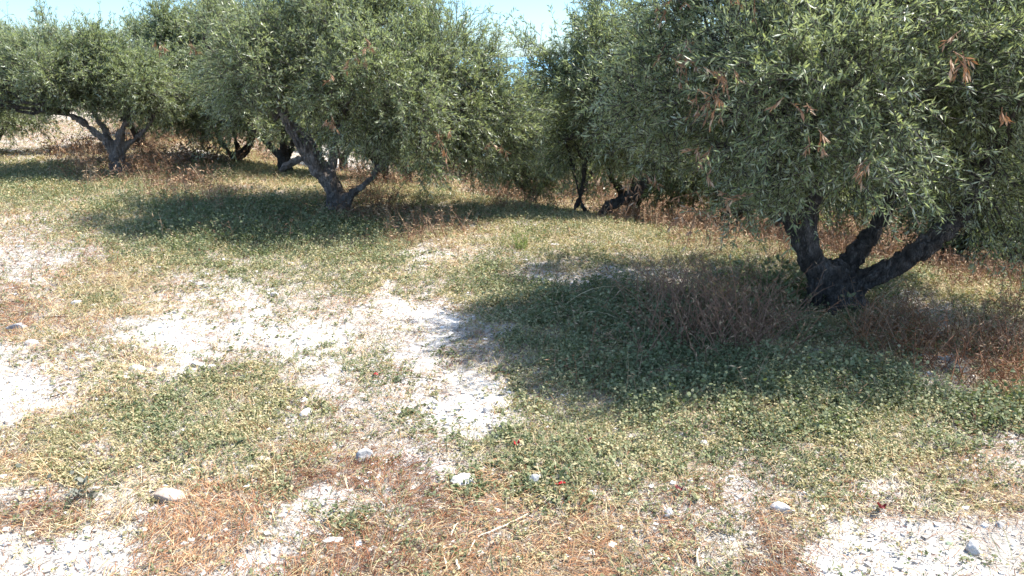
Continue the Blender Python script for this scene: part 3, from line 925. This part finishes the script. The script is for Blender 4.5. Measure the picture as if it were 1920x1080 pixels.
# --- trees further back: three kinds, each copied with its trunk and crown
def proto(seed, label, group):
    rng = np.random.default_rng(seed)
    t = tag(empty('olive_tree', (0, 0, 0)), label, 'olive tree', group)
    limbs, ends = [], []
    fork = np.array([rng.normal(0, .06), rng.normal(0, .06), rng.uniform(.35, .55)])
    limbs.append([(0, 0, -.15, .26), (0, 0, .1, .19), tuple(fork) + (.16,), tuple(fork + np.array([0, 0, .12])) + (.10,)])
    a0 = rng.uniform(0, 6.28)
    for k in range(3):
        a = a0 + k * 2.1 + rng.normal(0, .3); h = np.array([math.cos(a), math.sin(a), 0])
        e1 = fork + h * .35 + np.array([0, 0, .3]); e2 = fork + h * .7 + np.array([0, 0, .75]); e3 = fork + h * rng.uniform(.7, 1.0) + np.array([0, 0, 1.5])
        limbs.append([tuple(fork - np.array([0, 0, .1])) + (.13,), tuple(e1) + (.095,), tuple(e2) + (.075,), tuple(e3) + (.04,)])
        ends += [e2, e3]
    lobes = [(0, 0, 2.0, 1.15)]
    for k in range(9):
        a = k * .7 + rng.normal(0, .2); q = rng.uniform(.8, 1.25)
        lobes.append((math.cos(a) * q, math.sin(a) * q, rng.uniform(1.25, 2.2), rng.uniform(.5, .85)))
    for k in range(5):
        lobes.append((rng.normal(0, .6), rng.normal(0, .6), rng.uniform(2.6, 3.0), rng.uniform(.35, .6), 1.3))
    link('trunk', make_trunk(limbs, .035, seed, M_BARK), t)
    link('crown', make_crown(seed, lobes, 400, 9, 15, (.085, .13), ends, 26, twig_len=(.22, .5), spread=.2), t)
    return t


def copy_tree(src, loc, rz, s, label, group):
    r = src.copy(); COL.objects.link(r)
    r.location = [float(c) for c in loc]; r.rotation_euler = (0, 0, rz); r.scale = (s, s, s * 1.0)
    r['label'] = label; r['group'] = group
    for ch in src.children:
        c = ch.copy(); COL.objects.link(c); c.parent = r
    return r


protos = [proto(s, 'olive tree', G_BACK) for s in (901, 902, 903)]
rngb = np.random.default_rng(77)
used = [b1, b2, b3, b4, b5]
first = [True] * 3


def back_tree(x, y, s, label, group, kind=None):
    k = int(rngb.integers(0, 3)) if kind is None else kind
    loc = (x, y, float(ground_z(x, y)) - .02)
    rz = rngb.uniform(0, 6.28)
    if first[k]:
        first[k] = False
        p = protos[k]; p.location = loc; p.rotation_euler = (0, 0, rz); p.scale = (s, s, s); p['label'] = label; p['group'] = group
    else:
        copy_tree(protos[k], loc, rz, s, label, group)
    used.append(np.array(loc))


def at_depth(px, Yv):
    return (px - 960) / F * Yv / CP * .98, Yv


for px, Yv, s, label in [
    (8, 17.0, .75, 'olive tree cut by the left edge, its trunk beside the white path'),
    (285, 18.5, .72, 'olive tree with dark V shaped trunk right behind the forked left tree'),
    (545, 14.8, .75, 'olive tree partly hidden behind the leaning grey trunk'),
    (722, 15.0, .8, 'olive tree with thin dark trunk just right of the leaning grey trunk'),
    (998, 18.0, .76, 'pale olive tree with thin dark trunk standing in the gap below the sea'),
    (1185, 16.0, .95, 'olive tree with forked black trunk behind the limb that leans right'),
    (1372, 14.0, .95, 'olive tree with a low crooked limb behind the hanging left boughs of the big tree'),
    (1475, 12.2, .8, 'olive tree showing a grey stem behind the left fork of the big dark trunk'),
    (1790, 10.9, .9, 'olive tree behind the raised right limb of the big dark trunk'),
    (1935, 10.2, .9, 'olive tree at the right edge with its base in red brown weeds'),
]:
    x, yv = at_depth(px, Yv)
    back_tree(x, yv, s, label, G_BACK)

rngf = np.random.default_rng(5)
rows = []
for i in range(-9, 10):
    for j in range(2, 8):
        x = i * 5.2 + (j % 2) * 2.6 + rngf.normal(0, .6); yv = 8 + j * 4.8 + rngf.normal(0, .6)
        if abs(x) < .68 * yv + 2 and all(np.hypot(x - u[0], yv - u[1]) > 3.7 for u in used):
            px, py = to_pixel(np.array([x]), np.array([yv]), ground_z(np.array([x]), np.array([yv])))
            if px[0] < 330 and yv < 24.5: continue          # the open white path
            if 900 < px[0] < 1060 and yv < 24: continue      # open view to the sea
            rows.append((x, yv))
for x, yv in rows:
    far = yv > 30
    lab = ('small far olive tree in the distant rows of the grove' if far else 'olive tree of the middle rows mostly hidden behind nearer crowns')
    back_tree(x, yv, rngf.uniform(.72, .95), lab, 'far rows of the grove' if far else 'middle rows of the grove')


# ----------------------------------------------------------------- stones and small things
def rock_mesh(seed, sx, sy, sz, mat, facets=6):
    bm = bmesh.new(); bmesh.ops.create_icosphere(bm, subdivisions=4, radius=1)
    co = np.array([v.co[:] for v in bm.verts])
    rng = np.random.default_rng(seed)
    for _ in range(facets):
        n_ = nrm(rng.normal(0, 1, 3)); c = rng.uniform(.55, .85)
        d = co @ n_
        co = co - np.maximum(d - c, 0)[:, None] * n_ * .9
    co = co * (1 + (vn3(co * 1.6 + 50, seed) - .5) * .35 + (vn3(co * 5 + 50, seed + 1) - .5) * .10 + (vn3(co * 14 + 50, seed + 1) - .5) * .03)[:, None]
    co = co * np.array([sx, sy, sz])
    for v, c in zip(bm.verts, co): v.co = c
    me = bpy.data.meshes.new('stone'); bm.to_mesh(me); bm.free()
    me.polygons.foreach_set('use_smooth', np.ones(len(me.polygons), bool))
    me.materials.append(mat)
    return me


def px_m(p):
    return (p[1] * CP - (p[2] - CAM_H) * SP) / F      # metres per photo pixel there


STONES = [  # px, py(base), width px, height px, kind, rotation, facets, label
    (316, 947, 66, 30, 'tan', .15, 3, 'long smooth tan stone lying on brown straw'),
    (684, 872, 36, 34, 'grey', .5, 2, 'rounded grey stone about fist size beside a bare white patch'),
    (32, 622, 34, 20, 'blue', .6, 8, 'flat blue grey slate piece at the left edge'),
    (143, 576, 24, 14, 'white', .2, 7, 'white angular stone beyond the short dark stick'),
    (60, 650, 26, 16, 'white', .8, 6, 'white lump of stone just in front of the slate piece'),
    (480, 475, 16, 7, 'white', .1, 5, 'pale flat stone in the green strip below the shadow of the leaning tree'),
    (515, 560, 24, 13, 'white', 2.6, 6, 'white stone on the back rim of the bare chalk clearing'),
    (391, 520, 14, 9, 'white', .7, 5, 'small white stone right of the pale straw tuft'),
    (545, 499, 14, 8, 'white', .3, 5, 'small white stone in the green strip, left of its twin'),
    (659, 499, 14, 7, 'white', 1.3, 5, 'small white stone in the green strip, right of its twin'),
    (342, 469, 13, 6, 'blue', .3, 5, 'small bluish stone in front of the dark tree shadow'),
    (300, 504, 16, 6, 'white', .3, 6, 'low white stone on the rusty grass beside the straw tuft'),
    (376, 537, 26, 9, 'grey', .2, 6, 'flat grey brown stone half sunk in the soil'),
    (256, 696, 30, 12, 'white', .4, 6, 'flat white stone left of the dark shadowed lump'),
    (372, 690, 26, 10, 'grey', .1, 5, 'dark grey flat stone in the middle of the clearing'),
    (575, 782, 34, 18, 'white', 1.1, 5, 'chunky white stone at the edge of the yellow green patch'),
    (872, 912, 60, 20, 'white', .2, 7, 'broad white chalk slab near the caper sprigs'),
    (625, 1020, 40, 16, 'white', .2, 6, 'flat white chalk piece in front among brown straw'),
    (495, 868, 36, 14, 'tan', .1, 6, 'flat tan stone left of the rounded grey stone'),
    (1002, 915, 30, 24, 'blue', .3, 4, 'pale blue grey stone left of the crimson leaf'),
    (1252, 975, 26, 17, 'blue', .6, 4, 'blue grey pebble among white crumbs'),
    (1465, 968, 48, 26, 'white', 2.8, 4, 'oblong white stone with rounded ends'),
    (1536, 963, 24, 15, 'white', .3, 6, 'small white stone right of the oblong white stone'),
    (1320, 840, 26, 19, 'white', .9, 6, 'pair sized white lump in the green cover'),
    (1822, 1042, 30, 36, 'white', .4, 7, 'upright white stone on the bare corner of soil'),
    (1874, 990, 22, 14, 'grey', .5, 5, 'small grey stone on the bare corner near the frame edge'),
    (1180, 934, 16, 13, 'green', .2, 0, 'smooth oval green pebble beside brown straw'),
    (1780, 1026, 18, 11, 'green', .2, 0, 'smooth oval green pebble on bare white soil'),
    (746, 778, 14, 10, 'white', .2, 6, 'small round white stone right of the chunky one'),
    (914, 778, 22, 14, 'white', .6, 5, 'white stone with a dark lower edge beside the bare white patch'),
    (655, 726, 16, 9, 'white', .6, 5, 'small white stone above the bare strip'),
    (730, 1046, 14, 9, 'white', .6, 5, 'tiny white stone in rusty straw'),
    (15, 1028, 18, 8, 'blue', .6, 5, 'small dark slate chip on white soil'),
    (1040, 462, 22, 7, 'white', .4, 6, 'white stone in the yellow grass beyond the shadow'),
    (40, 464, 16, 5, 'blue', .4, 6, 'thin grey slab on the far left bare ground'),
]
for k, (px, py, w, h, kind, rot, fac, label) in enumerate(STONES):
    p = on_ground(px, py - h * .25)
    s = px_m(p) * .88
    me = rock_mesh(300 + k, w * s * .56, max(w * s * .36, h * s * .45), h * s * .62, ROCKS[kind], fac)
    o = link('pebble' if kind == 'green' else 'stone', me, loc=p + np.array([0, 0, h * s * .10]))
    o.rotation_euler = (0, .1, rot if fac != 3 else -rot)
    tag(o, label, 'pebble' if kind == 'green' else 'stone', 'loose stones on the soil')

# crumpled red leaves
M_RED = leaf_mat('red_leaf', [(0, (.35, .012, .02)), (1, (.62, .03, .04))], rough=.5, spec=.3, trans=.2, trans_col=(.6, .02, .02))
M_MAROON = leaf_mat('maroon_leaf', [(0, (.10, .015, .018)), (1, (.25, .05, .05))], rough=.6, spec=.3, trans=.1, trans_col=(.3, .02, .02))
for k, (px, py, w, mt, label) in enumerate([
    (970, 840, 18, M_RED, 'bright red crumpled leaf in the green cover'),
    (1051, 918, 22, M_RED, 'crimson crumpled leaf beside brown straw and the blue grey stone'),
    (705, 710, 10, M_RED, 'tiny red leaf near the yellow green tuft'),
    (1272, 929, 20, M_MAROON, 'dark maroon curled leaf among white crumbs'),
    (1650, 970, 26, M_MAROON, 'dark maroon curled leaf at the edge of the bare white corner'),
    (1102, 838, 16, M_MAROON, 'dull red leaf in the middle of the green cover'),
]):
    p = on_ground(px, py); s = px_m(p); rng = np.random.default_rng(700 + k)
    g = np.linspace(-1, 1, 7)
    A, B = np.meshgrid(g, g)
    rr = np.clip(np.maximum(np.abs(A), np.abs(B)), .001, 1) / np.maximum(np.hypot(A, B), .001)
    A2, B2 = A * rr, B * rr * .7
    Z = .35 * np.sin(A2 * 3 + k) + .3 * np.cos(B2 * 4 + k * 2) + .5 * A2 ** 2 + .45
    V = np.stack([A2.ravel(), B2.ravel(), Z.ravel()], 1) + rng.normal(0, .09, (49, 3))
    V[:, 2] -= V[:, 2].min()
    V *= w * s * .40
    V[:, 2] += .02
    ii = np.arange(49).reshape(7, 7)
    Fq = np.stack([ii[:-1, :-1], ii[:-1, 1:], ii[1:, 1:], ii[1:, :-1]], -1).reshape(-1, 4)
    S = Soup(); S.add(V, Fq, rng.random(len(Fq)))
    tag(link('fallen_leaf', S.build('fallen_leaf', [mt]), loc=p), label, 'leaf', 'red fallen leaves')

# sticks and pale stalks
M_STICK = bark_mat('dead_stick', (.03, .025, .02), (.10, .08, .065), (.22, .19, .16))
M_STALK = leaf_mat('pale_stalk', [(0, (.5, .42, .28)), (1, (.76, .70, .55))], rough=.6, spec=.3, trans=0)
for k, (pts, r, mt, name, label) in enumerate([
    ([(82, 600), (105, 598), (126, 597)], .006, M_STICK, 'stick', 'short dark straight stick on pale straw'),
    ([(95, 750), (112, 745), (126, 739)], .004, M_STICK, 'stick', 'thin dark curved twig on white soil by the left patch'),
    ([(42, 932), (75, 925), (110, 917), (140, 908)], .0022, M_STICK, 'stick', 'long thin dark stem lying across the white soil'),
    ([(895, 1013), (925, 1003), (965, 987), (990, 976)], .004, M_STALK, 'dry_stalk', 'long pale dry stalk lying slanted on rusty straw'),
    ([(845, 1016), (852, 1000), (859, 985)], .0035, M_STALK, 'dry_stalk', 'short pale split stalk left of the long one'),
    ([(878, 1050), (884, 1036), (891, 1022)], .0045, M_STALK, 'dry_stalk', 'pale flat stalk piece below the long one'),
    ([(838, 1075), (835, 1062), (831, 1046)], .003, M_STALK, 'dry_stalk', 'thin tan stalk near the bottom edge'),
    ([(862, 1078), (858, 1066), (856, 1055)], .006, M_STALK, 'dry_stalk', 'broad white stalk at the bottom edge'),
    ([(740, 722), (780, 715), (830, 720), (845, 726)], .0025, M_STICK, 'stick', 'long thin brown twig over the bare middle patch'),
    ([(1310, 1072), (1306, 1050), (1312, 1030)], .005, M_STALK, 'dry_stalk', 'pale crooked stalk in the straw at the bottom'),
]):
    c = [on_ground(*q) + np.array([0, 0, .012 + .006 * (j % 2)]) for j, q in enumerate(pts)]
    c0 = c[0].copy()
    path = smooth_path(np.array(c) - c0, 14)
    path += np.random.default_rng(k).normal(0, r * .35, path.shape)
    V, Fq = tube(path, np.linspace(r, r * .6, 14), 7)
    S = Soup(); S.add(V, Fq, .6)
    tag(link(name, S.build(name, [mt], True), loc=c0), label, 'stick' if name == 'stick' else 'stalk')


# single plants
def sprig_plant(name, label, cat, base, seed, stems, height, lean, leaf, mat, stem_mat, K=14, ratio=.6, droop=.3, spread=.05, stem_r=.002, oval=True, bias=(0, 0, 0), group=None):
    rng = np.random.default_rng(seed)
    t = tag(empty(name, base), label, cat, group)
    H = height * rng.uniform(.35, 1.15, stems)
    a = rng.uniform(0, 6.28, stems)
    dr = nrm(np.stack([np.cos(a) * lean, np.sin(a) * lean, np.ones(stems)], 1) + np.array(bias) + rng.normal(0, .15, (stems, 3)))
    st = np.stack([rng.normal(0, spread, stems), rng.normal(0, spread, stems), np.zeros(stems)], 1)
    st[:, 2] = ground_z(base[0] + st[:, 0], base[1] + st[:, 1]) - base[2] - .01
    curl = rng.normal(0, .18, (stems, 3)); curl[:, 2] = -np.abs(rng.normal(droop, .12, stems))
    P = lambda u: st[:, None, :] + dr[:, None, :] * (H[:, None] * u)[:, :, None] + curl[:, None, :] * (H[:, None] * u ** 2)[:, :, None]
    u = np.broadcast_to(np.linspace(0, 1, 6), (stems, 6))
    S = Soup()
    V, Fq = prisms(P(u), np.linspace(stem_r, stem_r * .4, 6)[None] * np.ones((stems, 1))); S.add(V, Fq, rng.uniform(.2, .7))
    if not K:
        link('dry_vines', S.build('dry_vines', [stem_mat]), t)
    else:
        u = np.sort(rng.uniform(.12, 1, (stems, K)), 1)
        pos = P(u).reshape(-1, 3)
        lo = ground_z(base[0] + pos[:, 0], base[1] + pos[:, 1]) - base[2] + .004
        pos[:, 2] = np.maximum(pos[:, 2], lo)
        n = len(pos)
        D = nrm(rdir(rng, n, -.1, .6) + np.repeat(dr, K, 0) * .5)
        Lf = rng.uniform(leaf * .65, leaf * 1.2, n)
        fn = leaf_hex if oval else leaf_quads
        V, Fq = fn(pos, D, nrm(np.array([0, 0, .7]) + rng.normal(0, .6, (n, 3))), Lf, Lf * ratio)
        S.M = [m_ + 1 for m_ in S.M]
        S.add(V, Fq, np.clip(rng.random(n) * .8 + .05, 0, 1))
        link('foliage', S.build('foliage', [mat, stem_mat]), t)
    return t


M_GREYLEAF = leaf_mat('grey_caper_leaf', [(0, (.10, .10, .085)), (.6, (.17, .18, .14)), (1, (.26, .22, .18))], rough=.6, spec=.3, trans=.15, trans_col=(.2, .2, .1))
M_FRESH = leaf_mat('fresh_leaf', [(0, (.11, .17, .03)), (1, (.24, .30, .07))], rough=.5, spec=.3, trans=.3, trans_col=(.28, .36, .06))
sprig_plant('caper_sprig', 'grey leaved trailing sprig arching over the white soil at the left', 'plant', on_ground(172, 948), 801, 6, .34, .6, .032, M_GREYLEAF, M_WEED, K=13, ratio=.62, droop=.25, spread=.02, bias=(-.9, .1, 0))
sprig_plant('caper_sprig', 'small green trailing sprig with paired oval leaves at the front bare patch', 'plant', on_ground(650, 975), 802, 4, .14, .8, .024, M_COVER, M_WEED, K=10, ratio=.6, droop=.3, spread=.03)
sprig_plant('caper_sprig', 'row of green oval leaves along a low sprig by the white chalk slab', 'plant', on_ground(905, 930), 803, 5, .16, 1.4, .026, M_COVER, M_WEED, K=10, ratio=.55, droop=.35, spread=.03)
sprig_plant('green_sprig', 'fresh yellow green bushy sprout beyond the shadow in yellow grass', 'plant', on_ground(982, 470), 804, 26, .36, .45, .03, M_FRESH, M_FRESH, K=14, ratio=.16, droop=.1, spread=.06, stem_r=.002, oval=False)
sprig_plant('leafy_weed', 'dark green leafy weed left of the big dark trunk', 'plant', on_ground(1445, 560), 805, 55, .50, .75, .05, M_COVER, M_WEED, K=16, ratio=.5, droop=.3, spread=.17, stem_r=.003)
sprig_plant('leafy_weed', 'low dark leafy weed growing against the foot of the big dark trunk', 'plant', on_ground(1530, 575), 806, 20, .26, .8, .045, M_COVER, M_WEED, K=14, ratio=.5, droop=.3, spread=.14, stem_r=.003)
sprig_plant('dry_bush', 'big tangled brown dry weed clump inside the long shadow', 'dry weed', on_ground(1335, 640), 807, 210, .80, .55, .04, M_WEED, M_TWIG, K=9, ratio=.2, droop=.25, spread=.27, stem_r=.0036, oval=False, group='dry weed clumps')
sprig_plant('dry_bush', 'smaller grey brown dry weed clump at the far side of the long shadow', 'dry weed', on_ground(1262, 575), 808, 130, .66, .55, .035, M_WEED, M_TWIG, K=7, ratio=.2, droop=.25, spread=.18, stem_r=.0034, oval=False, group='dry weed clumps')
sprig_plant('dry_bush', 'rusty dry weed clump right of the foot of the big dark trunk', 'dry weed', on_ground(1690, 640), 809, 130, .42, .7, .03, M_WEED, M_BROWN, K=7, ratio=.18, droop=.25, spread=.24, stem_r=.0034, oval=False, group='dry weed clumps')
sprig_plant('dry_bush', 'rusty dry weed clump near the right edge in half shade', 'dry weed', on_ground(1850, 690), 810, 150, .42, .7, .03, M_WEED, M_BROWN, K=7, ratio=.18, droop=.25, spread=.28, stem_r=.0034, oval=False, group='dry weed clumps')
sprig_plant('dry_tangle', 'loose tangle of bare curved dry stems at the left end of the long shadow', 'dry weed', on_ground(1060, 590), 811, 30, .6, 1.3, .03, M_TWIG, M_STRAW, K=0, droop=.55, spread=.12, stem_r=.0036)
sprig_plant('straw_tuft', 'pale golden tuft of dry grass beyond the bare clearing', 'dry grass', on_ground(215, 540), 812, 240, .20, .8, .05, M_STRAW, M_STRAW, K=2, ratio=.07, droop=.3, spread=.26, stem_r=.0016, oval=False)
sprig_plant('dry_weed', 'tall brown dry weed standing right of the left tree foot', 'dry weed', on_ground(350, 350), 813, 30, .42, .5, .05, M_WEED, M_WEED, K=12, ratio=.4, droop=.15, spread=.14, stem_r=.004, group='dry weed clumps')
sprig_plant('dry_weed', 'brown dry bush on the far side of the path gap behind the left tree', 'dry weed', on_ground(380, 306), 814, 90, .75, .6, .06, M_WEED, M_WEED, K=14, ratio=.35, droop=.2, spread=.4, stem_r=.005, group='dry weed clumps')
sprig_plant('dry_weed', 'dark brown dry bush on the white path behind the left tree', 'dry weed', on_ground(150, 285), 815, 80, .5, .7, .06, M_WEED, M_WEED, K=14, ratio=.35, droop=.2, spread=.4, stem_r=.005, group='dry weed clumps')

# ----------------------------------------------------------------- light
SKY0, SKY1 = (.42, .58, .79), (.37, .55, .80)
SUN_EL, SUN_AZ = R(58), math.atan2(.88, .34)
sd = Vector((math.sin(SUN_AZ) * math.cos(SUN_EL), math.cos(SUN_AZ) * math.cos(SUN_EL), math.sin(SUN_EL)))
sl = bpy.data.lights.new('sun', 'SUN'); sl.energy = 4.6; sl.angle = R(.53); sl.color = (1, .955, .88)
so = bpy.data.objects.new('sun', sl); COL.objects.link(so)
so.rotation_euler = (-sd).to_track_quat('-Z', 'Y').to_euler()
so.location = sd * 50
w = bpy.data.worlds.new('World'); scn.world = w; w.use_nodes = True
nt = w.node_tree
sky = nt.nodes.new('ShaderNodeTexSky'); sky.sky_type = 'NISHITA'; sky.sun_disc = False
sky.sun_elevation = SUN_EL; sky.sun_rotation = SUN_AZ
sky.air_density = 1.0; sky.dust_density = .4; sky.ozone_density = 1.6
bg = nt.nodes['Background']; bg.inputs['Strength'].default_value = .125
# sky tint by elevation: horizon dimmed to cyan, unseen overhead boosted as added fill
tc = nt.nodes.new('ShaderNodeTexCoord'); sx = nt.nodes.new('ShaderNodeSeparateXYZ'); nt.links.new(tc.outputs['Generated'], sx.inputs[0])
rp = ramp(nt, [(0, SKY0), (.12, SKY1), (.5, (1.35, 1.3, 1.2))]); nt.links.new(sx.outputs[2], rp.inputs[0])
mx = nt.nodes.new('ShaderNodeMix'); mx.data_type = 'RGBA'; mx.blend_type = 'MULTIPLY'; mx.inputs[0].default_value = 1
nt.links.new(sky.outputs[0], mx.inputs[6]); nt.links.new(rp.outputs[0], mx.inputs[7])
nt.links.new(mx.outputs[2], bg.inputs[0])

vs = scn.view_settings
vs.view_transform = 'Standard'; vs.look = 'None'; vs.gamma = 1.0; vs.exposure = 1.58
